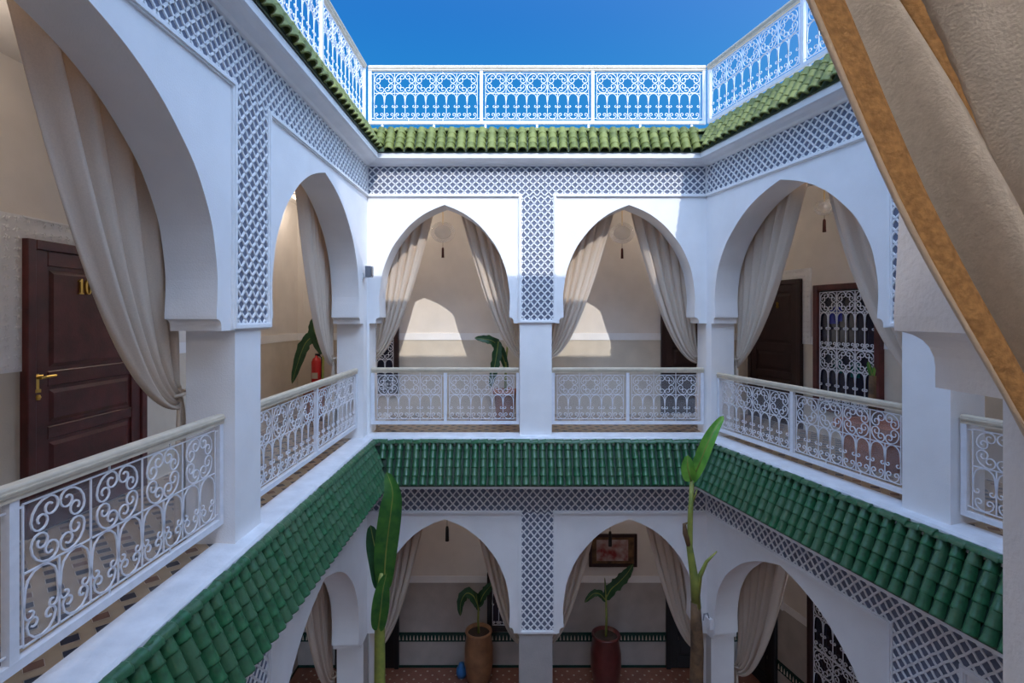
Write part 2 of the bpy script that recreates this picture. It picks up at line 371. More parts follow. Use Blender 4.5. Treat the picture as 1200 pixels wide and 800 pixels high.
def roof(side, p0, z0, p1, z1, rows, pitch, m, mbed, label, cap=True, lift=.012):
    fr, *_ = ARCH[side]; a, b = SIDE[side]; m.use_nodes = True
    root = thing('tiled_eave', label, 'roof', fr)
    inv = (Matrix.Translation(fr.w(0, 0, 0)) @ Matrix.Rotation(fr.a, 4, 'Z')).inverted()
    L = math.hypot(p0-p1, z1-z0); ang = math.atan2(z1-z0, p0-p1)
    bed = miter(side, [(p0-.01, z0-.008), (p0, z0), (p1, z1), (p1-.02, z1-.02)], 'roof_bed', mbed, root, None); bed.matrix_local = inv
    me = tile_mesh('roof_tile', pitch*(.41 if cap == 1 else .45), L/rows*1.2, m, 1.3 if cap == 1 else 1.15)
    cap_me = tile_mesh('ridge_tile', pitch*.42, pitch*1.12, m)
    def lim(p):
        c = corners(p); q = sorted([(c[i]-fr.o).dot(fr.e) for i in (a, b)]); return q
    s_lo, s_hi = lim(p1); n = int((s_hi-s_lo)/pitch)+1; off = ((s_hi-s_lo)-(n-1)*pitch)/2
    for i in range(n):
        s = s_lo+off+i*pitch
        for j in range(rows):
            t = j/rows; p = p0+(p1-p0)*t; z = z0+(z1-z0)*t; lo, hi = lim(p)
            if s < lo+.02 or s > hi-.02: continue
            o = bpy.data.objects.new('roof_tile', me); COL.objects.link(o); o.parent = root
            o.location = (s+random.uniform(-.003, .003), -p-.004, z+lift)
            o.rotation_euler = (ang+(.05 if cap == 1 else .10)+random.uniform(-.03, .03), random.uniform(-.04, .04), random.uniform(-.03, .03))
        if cap:
            o = bpy.data.objects.new('ridge_tile', cap_me); COL.objects.link(o); o.parent = root
            o.location = (s+pitch*.5, -p1-.030 if cap == 1 else -p1, z1+(.012 if cap == 1 else 0)+random.uniform(-.003, .003)); o.rotation_euler = (random.uniform(-.1, .1), random.uniform(-.03, .03), PI/2+random.uniform(-.03, .03))
    return root
for sd_, t in (('left', 'dark'), ('back', 'dark'), ('right', 'dark')):
    roof(sd_, .345, -.615, .10, -.085, 5, .117, GREEN, BEDG, cap=1, label= {'left': 'dark green glazed tile skirt roof below the left gallery', 'back': 'dark green glazed tile skirt roof under the two far arches', 'right': 'dark green glazed tile skirt roof below the right gallery'}[sd_])
for sd_ in ('left', 'back', 'right'):
    roof(sd_, .225, 3.965, .02, 4.305, 4, .142, SAGE, BEDS, cap=2, label= {'left': 'narrow green tile eave high along the left wall', 'back': 'sunlit yellow-green tile eave under the far rooftop railing', 'right': 'green tile eave in shade high along the right wall'}[sd_])

# ------------------------------------------------------------------ wrought iron
def scroll(x, z, hd, sg, segs, st=28):
    pts = [(x, z)]
    for sgm in segs:
        if sgm[0] == 'L':
            x += math.cos(hd)*sgm[1]; z += math.sin(hd)*sgm[1]; pts.append((x, z)); continue
        ang, r0, r1 = sgm; n = max(2, int(abs(ang)/st)); da = math.radians(ang)/n
        for k in range(n):
            r = r0+(r1-r0)*(k+.5)/n
            hd += sg*da/2; x += math.cos(hd)*2*r*math.sin(da/2); z += math.sin(hd)*2*r*math.sin(da/2); hd += sg*da/2
            pts.append((x, z))
    return pts
def double(x, z, hd, segs):
    a = scroll(x, z, hd, 1, segs); b = scroll(x, z, hd+PI, -1, segs)
    return a[::-1]+b[1:]
def rosette(cx, cz, h):
    out = []; R = 1.115*h
    for q in range(4):
        a = PI/4+q*PI/2
        out.append(double(cx+R*math.cos(a), cz+R*math.sin(a), a+PI/2, [(45, .62*h, .62*h), (430, .33*h, .08*h)]))
    return out
def arches_row(x0, w_, z0, h, n=2, foot=True):
    out = []; wl = w_/n
    for i in range(n):
        cx = x0+wl*(i+.5); r = .44*wl
        top = scroll(cx, z0+h, 0, -1, [(85, r, r), ('L', h*.28), (40, .4*wl, .25*wl), (270, .13*wl, .06*wl)])
        out.append([(2*cx-x, z) for x, z in top[::-1]]+top[1:])
        if foot:
            bt = scroll(cx, z0, 0, 1, [(90, .42*wl, .36*wl), (330, .17*wl, .06*wl)])
            out.append([(2*cx-x, z) for x, z in bt[::-1]]+bt[1:])
    return out
def grille_mesh(width, n, hc, hl, r=.0055):
    mb = MB(); u = width/n
    z0 = 0; zc = hl; zt = hl+hc
    def T(p2): mb.tube([(x, 0, z) for x, z in p2], r, 4)
    for z in (z0, zc, zt): T([(0, z), (width, z)])
    for i in range(n+1): T([(i*u, 0), (i*u, zt)])
    for i in range(n):
        T([(i*u+u/2, 0), (i*u+u/2, zc)])
        for c in rosette(i*u+u/2, zc+hc/2, min(u, hc)/2*.99): T(c)
        for c in arches_row(i*u, u, z0+.004, hl-.006): T(c)
    return mb
GM = {}
def grille(width, n, hc, hl, parent, x, y, z, m=IRON, name='iron_grille', r=.0055):
    k = (round(width, 3), n, round(hc, 3), round(hl, 3), r)
    if k not in GM:
        o = grille_mesh(width, n, hc, hl, r).build(name, m, parent); GM[k] = o.data
    else: o = link(name, GM[k], parent)
    o.location = (x, y, z); return o
def balustrade(fr, s0, s1, y, zb, zt, panels, n, label, group=None, hc=.29, glass=True, name='balustrade', div=None):
    root = thing(name, label, 'railing', fr, s0, y, 0, group); W = s1-s0
    mb = MB(); hh = .028
    mb.prism([(-.012+x*0, 0) for x in ()] or [(0, zt-.055), (W, zt-.055), (W, zt), (0, zt)], -.032, .032)
    o = mb.build('handrail', RAIL, root); bv = o.modifiers.new('bevel', 'BEVEL'); bv.width = .012; bv.segments = 2
    mb = MB(); mb.box(0, W, -.036, .036, zt-.034, zt-.026); mb.build('rail_bead', RAIL, o)
    mb = MB(); mb.box(0, W, -.024, .024, zt-.072, zt-.052); mb.build('rail_underside', RAIL, o)
    mb = MB(); mb.box(0, W, -.02, .02, zb, zb+.045); mb.build('bottom_rail', IRON, root)
    pw = .045; gap = (W-pw)/panels; PX = [i*gap for i in range(panels+1)]; NN = [n]*panels
    if div: PX = [0, div[0], W-pw]; NN = [div[1], n]
    me = None
    for i in range(panels+1):
        if me is None:
            mb = MB(); mb.box(0, pw, -.019, .019, zb+.04, zt-.05); o = mb.build('post', IRON, root); me = o.data
        else: o = link('post', me, root)
        o.location = (PX[i], 0, 0)
    gz0 = zb+.045+.03; gz1 = zt-.072-.035; hl = gz1-gz0-hc
    for i in range(panels):
        x0 = PX[i]+pw+.035; wd = PX[i+1]-PX[i]-pw-.07
        g = grille(wd, NN[i], hc, hl, root, x0, 0, gz0)
        mb = MB()
        for xx in (x0-.035, x0+wd):
            for zz in (gz0+.01, gz1-.01): mb.box(xx, xx+.035, -.004, .004, zz-.004, zz+.004)
        for q in range(1, 3): mb.box(x0+wd*q/3-.004, x0+wd*q/3+.004, -.004, .004, gz1, gz1+.04); mb.box(x0+wd*q/3-.004, x0+wd*q/3+.004, -.004, .004, zb+.04, gz0)
        mb.build('grille_lug', IRON, g, kind='stuff').location = (-x0, 0, -gz0)
        if glass:
            mb = MB(); mb.box(x0-.01, x0+wd+.01, .020, .023, gz0-.02, gz1+.005); mb.build('clear_pane', PANE, root)
    return root
balustrade(FL, 1.165, 3.925, .10, .16, .975, 2, 4, 'white scrolled iron balustrade in front of the numbered mahogany door', hc=.31, div=(1.09, 3))
balustrade(FL, 4.35, 7.32, .10, .16, .975, 2, 4, 'white scrolled iron balustrade of the far left bay, beside the fire extinguisher', hc=.29)
balustrade(FB, -2.025, .105, .10, .14, .955, 2, 3, 'white scrolled iron balustrade under the left far arch, with a terracotta pot behind', hc=.285)
balustrade(FB, .572, 2.762, .10, .14, .955, 2, 3, 'white scrolled iron balustrade under the right far arch', hc=.285)
balustrade(FR, -7.62, -4.84, .10, .09, .905, 2, 4, 'white scrolled iron balustrade of the right gallery in front of the grilled window', hc=.29)
balustrade(FR, -4.395, -1.45, .10, .09, .905, 2, 4, 'white scrolled iron balustrade partly hidden beyond the right pier', hc=.29)
# rooftop railings
def roofrail(fr, s0, s1, panels, label):
    r = balustrade(fr, s0, s1, .03, 4.435, 5.27, panels, 5, label, None, .285, False, 'rooftop_railing')
    mb = MB(); k = panels*2
    for i in range(k+1): x = .2+(s1-s0-.4)*i/k; mb.box(x-.015, x+.015, -.015, .015, 4.31, 4.45)
    mb.build('foot', IRON, r)
roofrail(FB, -2.05, 2.765, 3, 'white rooftop railing of three scrolled panels across the far side')
roofrail(FL, .75, 7.50, 4, 'white rooftop railing running along the left roof edge')
roofrail(FR, -7.745, -.8, 4, 'white rooftop railing running along the right roof edge')

# ------------------------------------------------------------------ curtains
def curtain(fr, s_pier, s_in, y, zt, zt_in, z_tie, label, cat='curtain', tail=True, folds=6, zfloor=.02, group=None, amp=.035, st=0, wk=1, seedp=0):
    """hangs from behind the arch crown, gathered to the pier at z_tie, then falls to the floor"""
    rnd = random.Random(seedp); ph = rnd.uniform(0, 6)
    sg = 1 if s_in > s_pier else -1; nu, nv = 49, 30
    root = thing('curtain', label, cat, fr, s_pier, y, z_tie, group)
    W = s_in-s_pier; rows = []
    tie_s = -sg*.03
    for j in range(nv+1):
        v = j/nv; row = []
        for i in range(nu):
            u = i/(nu-1)
            top = Vector((W*u*1.0, (zt*(1-u)+zt_in*u)-z_tie)); end = Vector((tie_s+sg*.015*u, .06-.20*u))
            c1 = Vector((W*u*.68*wk, 1.0+.15*(1-u))); c2 = Vector((W*u*.30*wk+sg*.05*u, .17-.26*u))
            c1.x += st*(W*u*.67-c1.x); c1.y += st*(1.42-c1.y); c2.x += st*(W*u*.36-c2.x); c2.y += st*(.60-.1*u-c2.y)
            b = (1-v)**3*top+3*(1-v)**2*v*c1+3*(1-v)*v*v*c2+v**3*end
            a = amp*(1-.72*v**3)*(1+.3*math.sin(7*u+ph))
            f = math.sin(2*PI*folds*u+ph+.8*math.sin(3*v+ph))+.35*math.sin(2*PI*folds*2.3*u+2*ph+2*v)
            sh = .016*math.cos(2*PI*folds*u+ph)*(1-v)
            row.append((b.x+sh*sg, a*f+.02*math.sin(PI*v), b.y))
        rows.append(row)
    mb = MB(); mb.grid(rows)
    # tie band
    if tail:
        rows2 = []; zl = zfloor-z_tie
        for j in range(13):
            t = j/12; row = []
            for i in range(nu):
                u = i/(nu-1); z = (.06-.20*u)*(1-t)+zl*t
                wd = .015+.15*min(1, t*2.2)
                row.append((tie_s+sg*wd*(u-.5)*1.0-sg*.05*min(1, t*2), .03*math.sin(2*PI*5*u+ph)*(.45+.5*min(1, t*2)), z))
            rows2.append(row)
        m2 = MB(); m2.grid(rows2); o = m2.build('curtain_tail', CLOTH, root, True)
        so_ = o.modifiers.new('thick', 'SOLIDIFY'); so_.thickness = .003
    o = mb.build('drape', CLOTH, root, True); so_ = o.modifiers.new('thick', 'SOLIDIFY'); so_.thickness = .003
    m3 = MB(); pts = [(tie_s+.055*math.cos(a), .05*math.sin(a), -.02+.012*math.cos(a)) for a in [2*PI*k/14 for k in range(15)]]
    m3.tube(pts, .012, 6, False); m3.build('tieback', CLOTH, root, True)
    return root
YC = .43
curtain(FL, 3.93, 2.62, YC, 3.45, 3.40, 1.14, 'large grey-beige curtain sweeping past the numbered mahogany door', folds=5, seedp=1, amp=.045)
curtain(FL, 1.18, 2.2, YC, 3.45, 3.40, 1.14, 'grey-beige curtain on the near side of the left near arch', folds=5, seedp=2)
curtain(FL, 7.32, 6.15, YC, 3.45, 3.36, 1.14, 'grey-beige curtain gathered at the far left corner beside the fire extinguisher', folds=6, seedp=3)
curtain(FB, -2.03, -1.16, YC, 3.45, 3.36, 1.18, 'sunlit beige curtain on the left of the left far arch, before the lattice window', folds=6, st=.25, seedp=4)
curtain(FB, .11, -.82, YC, 3.45, 3.36, 1.18, 'sunlit beige curtain on the right of the left far arch, above the terracotta pot', folds=6, st=.2, seedp=5)
curtain(FB, .566, 1.56, YC, 3.45, 3.36, 1.18, 'sunlit beige curtain on the left of the right far arch', folds=7, seedp=6)
curtain(FB, 2.768, 1.76, YC, 3.45, 3.36, 1.12, 'beige curtain on the right of the right far arch, mostly in shade', folds=6, seedp=7)
curtain(FR, -7.63, FR.at(944, 222, YC)[0], YC, 3.45, 3.36, 1.10, 'beige curtain covering the far side of the right gallery arch, before the dark door', folds=6, st=.5, seedp=8)
curtain(FR, -4.83, FR.at(966, 225, YC)[0]-.04, YC, 3.45, 3.36, 1.10, 'beige curtain drawn to the right pier across the grilled window', folds=5, wk=1.17, seedp=9)
# ground floor curtains
ZL = -4.41
def low(fr, a, b, label, sp, ti=1.14): curtain(fr, a, b, YC, 3.40+ZL, 3.24+ZL, ti+ZL, label, folds=6, zfloor=-4.38, seedp=sp)
low(FL, 7.32, 6.15, 'dim beige curtain in the far left arch of the ground floor', 11)
low(FB, -2.03, -1.25, 'dim beige curtain behind the tall banana leaves on the ground floor', 12, 1.22)
low(FB, .11, -.62, 'dim beige curtain beside the tan jar on the ground floor', 13, 1.30)
low(FB, .566, 1.35, 'dim beige curtain left of the framed picture on the ground floor', 14, 1.30)
low(FB, 2.768, 1.95, 'dim beige curtain right of the framed picture on the ground floor', 15, 1.22)
low(FR, -7.63, -6.6, 'dim beige curtain in the ground floor arch on the right', 16)

# the curtain right beside the viewer
def near_curtain():
    root = thing('curtain', 'large coarse beige curtain with amber-glow hem hanging close in the right foreground', 'curtain', None, .66, .33, 1.2)
    nu, nv = 90, 40
    PP = [Vector(q) for q in ((-.06, 2.42), (.01, 2.27), (.09, 2.10), (.178, 1.897), (.234, 1.769), (.287, 1.673), (.345, 1.575), (.44, 1.44), (.62, 1.26), (.7, 1.2))]
    def edge(v):   # inner edge, world X,Z
        q = v*(len(PP)-3); i = min(len(PP)-4, int(q)); f = q-i; p0, p1, p2, p3 = PP[i:i+4]
        return .5*((2*p1)+(-p0+p2)*f+(2*p0-5*p1+4*p2-p3)*f*f+(-p0+3*p1-3*p2+p3)*f**3)
    rows = []; hem = []
    for j in range(nv+1):
        v = j/nv; e = edge(v); row = []
        out = Vector((.66, 2.30-1.02*v))
        for i in range(nu):
            u = i/(nu-1); wd_ = (out-e).length; d_ = i*.0032 if i < 10 else (.0288+(i-9)*.003 if i < 30 else .0888+(wd_-.0888)*(i-29)/(nu-30)); u = d_/wd_; P = e.lerp(out, u)
            uu = u*(1+.15*v)
            y = .03*(1-.6*v)*math.sin(2*PI*3.4*uu-.4)+.012*math.sin(2*PI*9*uu+1+2*v)
            if i < 10: y -= .010*(1-i/10)
            y += .022*math.exp(-((u*wd_-.078)/.010)**2)
            row.append((P.x-.66, y, P.y-1.2))
        rows.append(row)
    k = 10
    mb = MB(); mb.grid([r[23:27] for r in rows]); o = mb.build('glow_fold', HEM, root, True); o['label'] = 'fold tinted amber for light through the cloth'  # strip of the same cloth tinted amber to imitate backlight in the fold
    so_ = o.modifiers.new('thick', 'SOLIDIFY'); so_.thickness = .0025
    mb = MB(); mb.grid([r[26:] for r in rows]); o = mb.build('drape', CLOTHN, root, True)
    so_ = o.modifiers.new('thick', 'SOLIDIFY'); so_.thickness = .0025
    mb = MB(); mb.grid([r[k-1:24] for r in rows]); o = mb.build('drape', CLOTHN, root, True)
    so_ = o.modifiers.new('thick', 'SOLIDIFY'); so_.thickness = .0025
    mb = MB(); mb.grid([r[:k] for r in rows]); o = mb.build('hem', HEM, root, True); o['label'] = 'hem tinted amber for light through the cloth'
    so_ = o.modifiers.new('thick', 'SOLIDIFY'); so_.thickness = .0035
    for kk, nm in ((k-1, 'hem_seam'), (0, 'edge_piping')):
        mb = MB(); mb.tube([(r[kk][0], r[kk][1]-.002, r[kk][2]) for r in rows], .0018, 6); mb.build(nm, CLOTH, root, True)
    return root
near_curtain()

# ------------------------------------------------------------------ doors and windows
YI = 1.67
def panel_door(fr, s0, s1, zb, zt, name, label, m, flip=False, number=None, handle_s=None, hz=1.2, surround=None, cols=2):
    root = thing(name, label, None, fr, s0, YI, zb, kind='structure'); W = s1-s0; H = zt-zb
    fw = .075
    for nm, a in (('door_jamb', (0, fw, -.07, .0, 0, H)), ('door_jamb', (W-fw, W, -.07, .0, 0, H)), ('door_head', (fw, W-fw, -.07, .0, H-fw, H))):
        mb = MB(); mb.box(*a); o = mb.build(nm, m, root); bv = o.modifiers.new('b', 'BEVEL'); bv.width = .008; bv.segments = 2
    leaf = MB(); leaf.box(fw, W-fw, -.03, 0, .01, H-fw)
    lf = leaf.build('door_leaf', m, root)
    # stiles and rails stand proud of the recessed panels
    st = .12; y0, y1 = -.050, -.028; zz = [0.01, .20, .72, .82, 1.14, 1.26, H-fw-.12, H-fw]
    mb = MB(); mb.box(fw, fw+st, y0, y1, .01, H-fw); mb.box(W-fw-st, W-fw, y0, y1, .01, H-fw)
    for a, b in ((zz[0], zz[1]), (zz[2], zz[3]), (zz[4], zz[5]), (zz[6], zz[7])): mb.box(fw+st, W-fw-st, y0, y1, a, b)
    o = mb.build('door_stile', m, lf); bv = o.modifiers.new('b', 'BEVEL'); bv.width = .006
    for a, b in ((zz[1], zz[2]), (zz[3], zz[4]), (zz[5], zz[6])):
        mb = MB(); x0, x1 = fw+st+.03, W-fw-st-.03
        mb.add([(x0, -.031, a+.03), (x1, -.031, a+.03), (x1, -.031, b-.03), (x0, -.031, b-.03), (x0+.03, -.044, a+.06), (x1-.03, -.044, a+.06), (x1-.03, -.044, b-.06), (x0+.03, -.044, b-.06)],
               [(4, 5, 6, 7), (0, 1, 5, 4), (1, 2, 6, 5), (2, 3, 7, 6), (3, 0, 4, 7)])
        mb.build('door_panel', m, root)
    if handle_s is not None:
        mb = MB(); x = handle_s
        mb.box(x-.022, x+.022, -.060, -.048, hz-.11, hz+.03); mb.tube([(x, -.05, hz), (x, -.10, hz), (x+.03, -.105, hz+.004), (x+.125, -.10, hz+.006)], .010, 8)
        mb.tube([(x-.05, -.06, hz+.012), (x+.05, -.06, hz+.012)], .009, 8)
        mb.lathe([(.0, -.012), (.026, -.012), (.026, .012), (0, .012)], 12, (x, -.06, hz-.10))
        mb.lathe([(.0, -.02), (.014, -.02), (.022, 0), (.014, .02), (0, .02)], 10, (x, -.068, hz-.15))
        mb.build('door_handle', BRASS, root, False)['label'] = 'brass lever handle on back plate'
    if number:
        for k, ch in enumerate(number[0]):
            mb = MB(); x = number[1]+k*number[3]*.62; z = number[2]; h = number[3]
            if ch == '1':
                mb.prism([(x+.14*h, z), (x+.50*h, z), (x+.50*h, z+.07*h), (x+.42*h, z+.10*h), (x+.42*h, z+h), (x+.34*h, z+h), (x+.14*h, z+.86*h), (x+.14*h, z+.80*h), (x+.24*h, z+.82*h), (x+.24*h, z+.10*h), (x+.14*h, z+.07*h)], -.062, -.045)
            else:
                rings = [(.5, .5, .26, .27)] if ch == '0' else [(.27, .28, .25, .12), (.75, .25, .21, .10)]
                for cz, hh_, ww, ti in rings:
                    if ch == '0': cz, hh_ = .5, .5; ww, iw = .27, .10
                    else: iw = ww*.45
                    N_ = 24; vs = []
                    for q in range(N_):
                        a = 2*PI*q/N_
                        for (rx, rz) in ((ww*h, hh_*h), (iw*h, (hh_-.06)*h)):
                            for yy in (-.062, -.045): vs.append((x+.3*h+rx*math.cos(a), yy, z+cz*h+rz*math.sin(a)))
                    fs = []
                    for q in range(N_):
                        a = q*4; b = ((q+1) % N_)*4
                        fs += [(a, b, b+2, a+2), (a, a+1, b+1, b), (a+2, b+2, b+3, a+3)]
                    mb.add(vs, fs)
            mb.build('door_numeral', BRASS, root)['label'] = 'brass numeral '+ch
    if surround:
        zlo, wd = surround; mb = MB(); rb = MB()
        zlo -= zb
        R = [(-wd, 0, zlo, H+wd), (W, W+wd, zlo, H+wd), (0, W, H, H+wd)]
        for a, b, c, d in R: mb.box(a, b, -.024, 0, c, d)
        for a, b, c, d in R:
            n = max(1, round((b-a)/.075)); m_ = max(1, round((d-c)/.075))
            for i in range(n):
                for j in range(m_):
                    cx = a+(b-a)*(i+.5)/n; cz = c+(d-c)*(j+.5)/m_; r_ = .030
                    for q in range(4):
                        an = PI/4+q*PI/2+(.4 if (i+j) % 2 else -.4)
                        rb.tube([(cx, -.026, cz), (cx+r_*.6*math.cos(an), -.030, cz+r_*.6*math.sin(an)), (cx+r_*math.cos(an+.7), -.025, cz+r_*math.sin(an+.7))], .004, 3, False)
        for a, b, c, d in R:
            rb.box(a, b, -.034, -.024, d-.014, d) if d-c < 1 else None
        o = mb.build('carved_surround', TRIM, root); rb.build('carving', TRIM, o, kind='stuff')
    return root
def grille_window(fr, s0, s1, zb, zt, name, label, m=DARKW, n=3, tint=True, stack=2):
    root = thing(name, label, None, fr, s0, YI, zb, kind='structure'); W = s1-s0; H = zt-zb; fw = .08
    mb = MB(); mb.box(fw, W-fw, -.026, -.004, fw, H-fw); mb.build('window_pane', DGLASS, root)
    for a in ((0, fw, -.09, 0, 0, H), (W-fw, W, -.09, 0, 0, H), (fw, W-fw, -.09, 0, H-fw, H), (fw, W-fw, -.09, 0, 0, fw)):
        mb = MB(); mb.box(*a); o = mb.build('window_frame', m, root); bv = o.modifiers.new('b', 'BEVEL'); bv.width = .008
    if tint:
        for i, (cx, cz, mm) in enumerate(((.36, .80, BLUEG), (.30, .78, BLUEG), (.36, .40, GRNG), (.62, .38, GRNG))):
            mb = MB(); mb.box(W*cx-.07, W*cx+.07, -.032, -.026, H*cz-.16, H*cz+.04); mb.build('stained_pane', mm, root)
    iw = W-2*fw-.03; u = iw/n; part_h = (H-2*fw-.03)/stack; hc = u*.98; hl = part_h-hc-.01
    for k in range(stack):
        grille(iw, n, hc, hl, root, fw+.015, -.05, fw+.015+k*(part_h), name='window_grille', r=.0075)
    return root
# left gallery: numbered door
s0 = FL.at(22, 278, YI)[0]; s1 = FL.at(165, 278, YI)[0]
panel_door(FL, s0, s1, 0, 2.29, 'door_1', 'mahogany panelled door with brass numerals 10 and lever handle', WOOD,
           number=('10', FL.at(85, 340, YI)[0]-s0-.02, 1.885, .13), handle_s=FL.at(34, 440, YI)[0]-s0, hz=1.22, surround=(1.28, .17))
# back gallery
b0 = FB.at(468, 462, YI)[0]
grille_window(FB, b0-1.05, b0, .36, 2.12, 'window_1', 'dark grilled window behind the left far arch curtain', DARKW, tint=False)
d0 = FB.at(774, 462, YI)[0]
panel_door(FB, d0, d0+1.05, 0, 2.29, 'door_2', 'dark door behind the curtain of the right far arch', DARKW)
# right gallery
r0 = FR.at(880, 330, YI)[0]; r1 = FR.at(942, 330, YI)[0]
panel_door(FR, r0, r1, 0, 2.26, 'door_3', 'dark panelled door with small numeral in the right gallery', DARKW, number=('8', .66, 1.82, .10), surround=(1.28, .15))
r2 = FR.at(958, 330, YI)[0]; r3 = FR.at(1037, 330, YI)[0]
grille_window(FR, r2, r3, .36, 2.14, 'window_2', 'window with white scrolled grille and mahogany frame in the right gallery', WOOD)
# ground floor
g0 = FB.at(571, 700, YI)[0]
grille_window(FB, g0, g0+.62, -3.74, -2.75, 'window_3', 'small dark grilled window behind the tan jar', BLACK, n=2, tint=False, stack=1)
g0 = FB.at(780, 700, YI)[0]
panel_door(FB, g0, g0+1.05, -4.4, -2.2, 'door_4', 'black doorway at the right end of the ground floor far gallery', BLACK)
panel_door(FB, FB.at(468, 700, YI)[0]-1.1, FB.at(468, 700, YI)[0], -4.4, -2.2, 'door_5', 'black doorway at the left end of the ground floor far gallery', BLACK)
q0 = FR.at(858, 720, YI)[0]; q1 = FR.at(912, 720, YI)[0]
panel_door(FR, q0, q1, -4.4, -1.9, 'door_6', 'black doorway in the ground floor right gallery', BLACK, surround=(-2.95, .12))
q0 = FR.at(951, 720, YI)[0]
grille_window(FR, q0, q0+1.2, -4.0, -2.2, 'window_4', 'tall window with white grille in the ground floor right gallery', DARKW, tint=False)
panel_door(FL, 5.7, 6.7, -4.4, -2.2, 'door_7', 'black doorway in the ground floor left gallery', BLACK)

# ------------------------------------------------------------------ gallery floor tiles
def mosaic(name, fr, a, b, y0, y1, cell, z, mats, parent=None):
    mb = MB(); n = int((b-a)/cell); m = int((y1-y0)/cell); g = .004
    for i in range(n):
        for j in range(m):
            x = a+i*cell; y = y0+j*cell; h = cell/2; c = (x+h, y+h)
            q = h*.52
            def poly(p, mi): mb.add([(u, v, z) for u, v in p], [tuple(range(len(p)))], mi)
            if mats is MG:
                poly([(c[0]-q, c[1]), (c[0], c[1]-q), (c[0]+q, c[1]), (c[0], c[1]+q)], 1 if (i+j) % 2 else 2)
                for sx, sy in ((1, 1), (-1, 1), (-1, -1), (1, -1)):
                    p = [(c[0]+sx*(q+g), c[1]), (c[0]+sx*h, c[1]), (c[0]+sx*h, c[1]+sy*h*.45), (c[0]+sx*h*.45, c[1]+sy*h), (c[0], c[1]+sy*h), (c[0], c[1]+sy*(q+g))]
                    if sx*sy < 0: p = p[::-1]
                    poly(p, 0)
                    p = [(c[0]+sx*h, c[1]+sy*(h*.45+g)), (c[0]+sx*h, c[1]+sy*h), (c[0]+sx*(h*.45+g), c[1]+sy*h)]
                    if sx*sy < 0: p = p[::-1]
                    poly(p, 1)
            else:
                e = .004
                poly([(x+e, y+e), (x+cell-e, y+e), (x+cell-e, y+cell-e), (x+e, y+cell-e)], 0)
                if (i+j) % 2 == 0:
                    q = .022; mb.add([(c[0]-q, c[1], z+.001), (c[0], c[1]-q, z+.001), (c[0]+q, c[1], z+.001), (c[0], c[1]+q, z+.001)], [(0, 1, 2, 3)], 1)
    o = mb.build(name, mats, parent, kind='stuff'); onframe(o, fr)
    return tag(o, {'MG': '', }.get('x', 'x'))
MG = [T_TAN, T_BLK, T_RED]; ML = [T_ROSE, T_CRM]
for fr, a, b, lb in ((FL, -.9, 9.15, 'left'), (FB, -2.06, 2.77, 'far'), (FR, -9.0, .7, 'right')):
    o = mosaic('floor_tiles', fr, a, b, .155, 1.655, .21, .004, MG); o['label'] = f'small tan and charcoal star mosaic tiles on the {lb} gallery floor'; o['category'] = 'floor tiles'
o = mosaic('floor_tiles', FB, -3.6, 3.9, -4.2, 1.66, .10, -4.396, ML); o['label'] = 'rose terracotta tiles with cream insets on the ground floor'; o['category'] = 'floor tiles'

# ------------------------------------------------------------------ plants
def leaf_mb(pts, width, droop=.25, nrm=None, seg=14, tears=0, rnd=None):
    """blade along the spine pts; each half folded up from the midrib"""
    P = [Vector(p) for p in pts]; rows = []
    n = seg
    def spine(t):
        q = t*(len(P)-1); i = min(len(P)-2, int(q)); f = q-i
        p0, p1, p2, p3 = P[max(0, i-1)], P[i], P[i+1], P[min(len(P)-1, i+2)]
        return .5*((2*p1)+(-p0+p2)*f+(2*p0-5*p1+4*p2-p3)*f*f+(-p0+3*p1-3*p2+p3)*f**3)
    nv = Vector(nrm) if nrm else Vector((0, -1, 0))
    mb = MB()
    for k in range(n+1):
        t = k/n; c = spine(t); d = (spine(min(1, t+.02))-spine(max(0, t-.02))).normalized()
        side = d.cross(nv).normalized(); up = side.cross(d).normalized()
        w_ = width*(math.sin(PI*min(1, max(0, t*.97+.03))**.75)**.6)
        if rnd and tears: w_ *= rnd.uniform(1-tears, 1)
        rows.append([c-side*w_+up*w_*droop, c-side*w_*.5+up*w_*droop*.3, c, c+side*w_*.5+up*w_*droop*.3, c+side*w_+up*w_*droop])
    mb.grid(rows); return mb, [spine(k/n) for k in range(n+1)]
def leaf(par, pts, width, m, **kw):
    mb, sp = leaf_mb(pts, width, **kw); o = mb.build('leaf', m, par, True)
    r = MB(); r.tube(sp, [.010*(1-.8*k/len(sp)) for k in range(len(sp))], 5); r.build('midrib', STEM, o, True); return o
def pot(par, prof, m, name='pot', soil=None, n=24):
    mb = MB(); mb.lathe(prof, n); o = mb.build(name, m, par, True)
    if soil: s_ = MB(); s_.lathe([(0, soil[1]-.01), (soil[0], soil[1]), (0, soil[1]+.004)], n, close=False); s_.build('soil', SOIL, par)
    return o
# tall plant, left (Y 6.2)
X0, Y0 = -155/620*6.2, 6.2
def zat(py, Y): return EYE-(py-370)*Y/620
t = thing('banana_plant', 'tall banana plant with broad upright leaves in front of the left court corner', 'plant', None, X0, Y0, -4.4)
def loc(px, py, dy=0): Y = Y0+dy; return ((px-600)/620*Y-X0, dy, zat(py, Y)+4.4)
pot(t, [(0, 0), (.20, 0), (.26, .3), (.28, .5), (.24, .5), (.22, .45), (0, .45)], TERRA, soil=(.23, .46))
mb = MB(); mb.tube([(0, 0, .4), (.01, 0, 1.0), loc(445, 800), loc(445, 740), loc(446, 700), loc(447, 670)], [.09, .075, .064, .060, .055, .035], 12); mb.build('stem', STEM, t, True)
leaf(t, [loc(450, 690), loc(452, 650, -.05), loc(458, 600, -.10), loc(460, 575, -.08), loc(453, 553, 0)], .135, LEAF, droop=.22, seg=18)
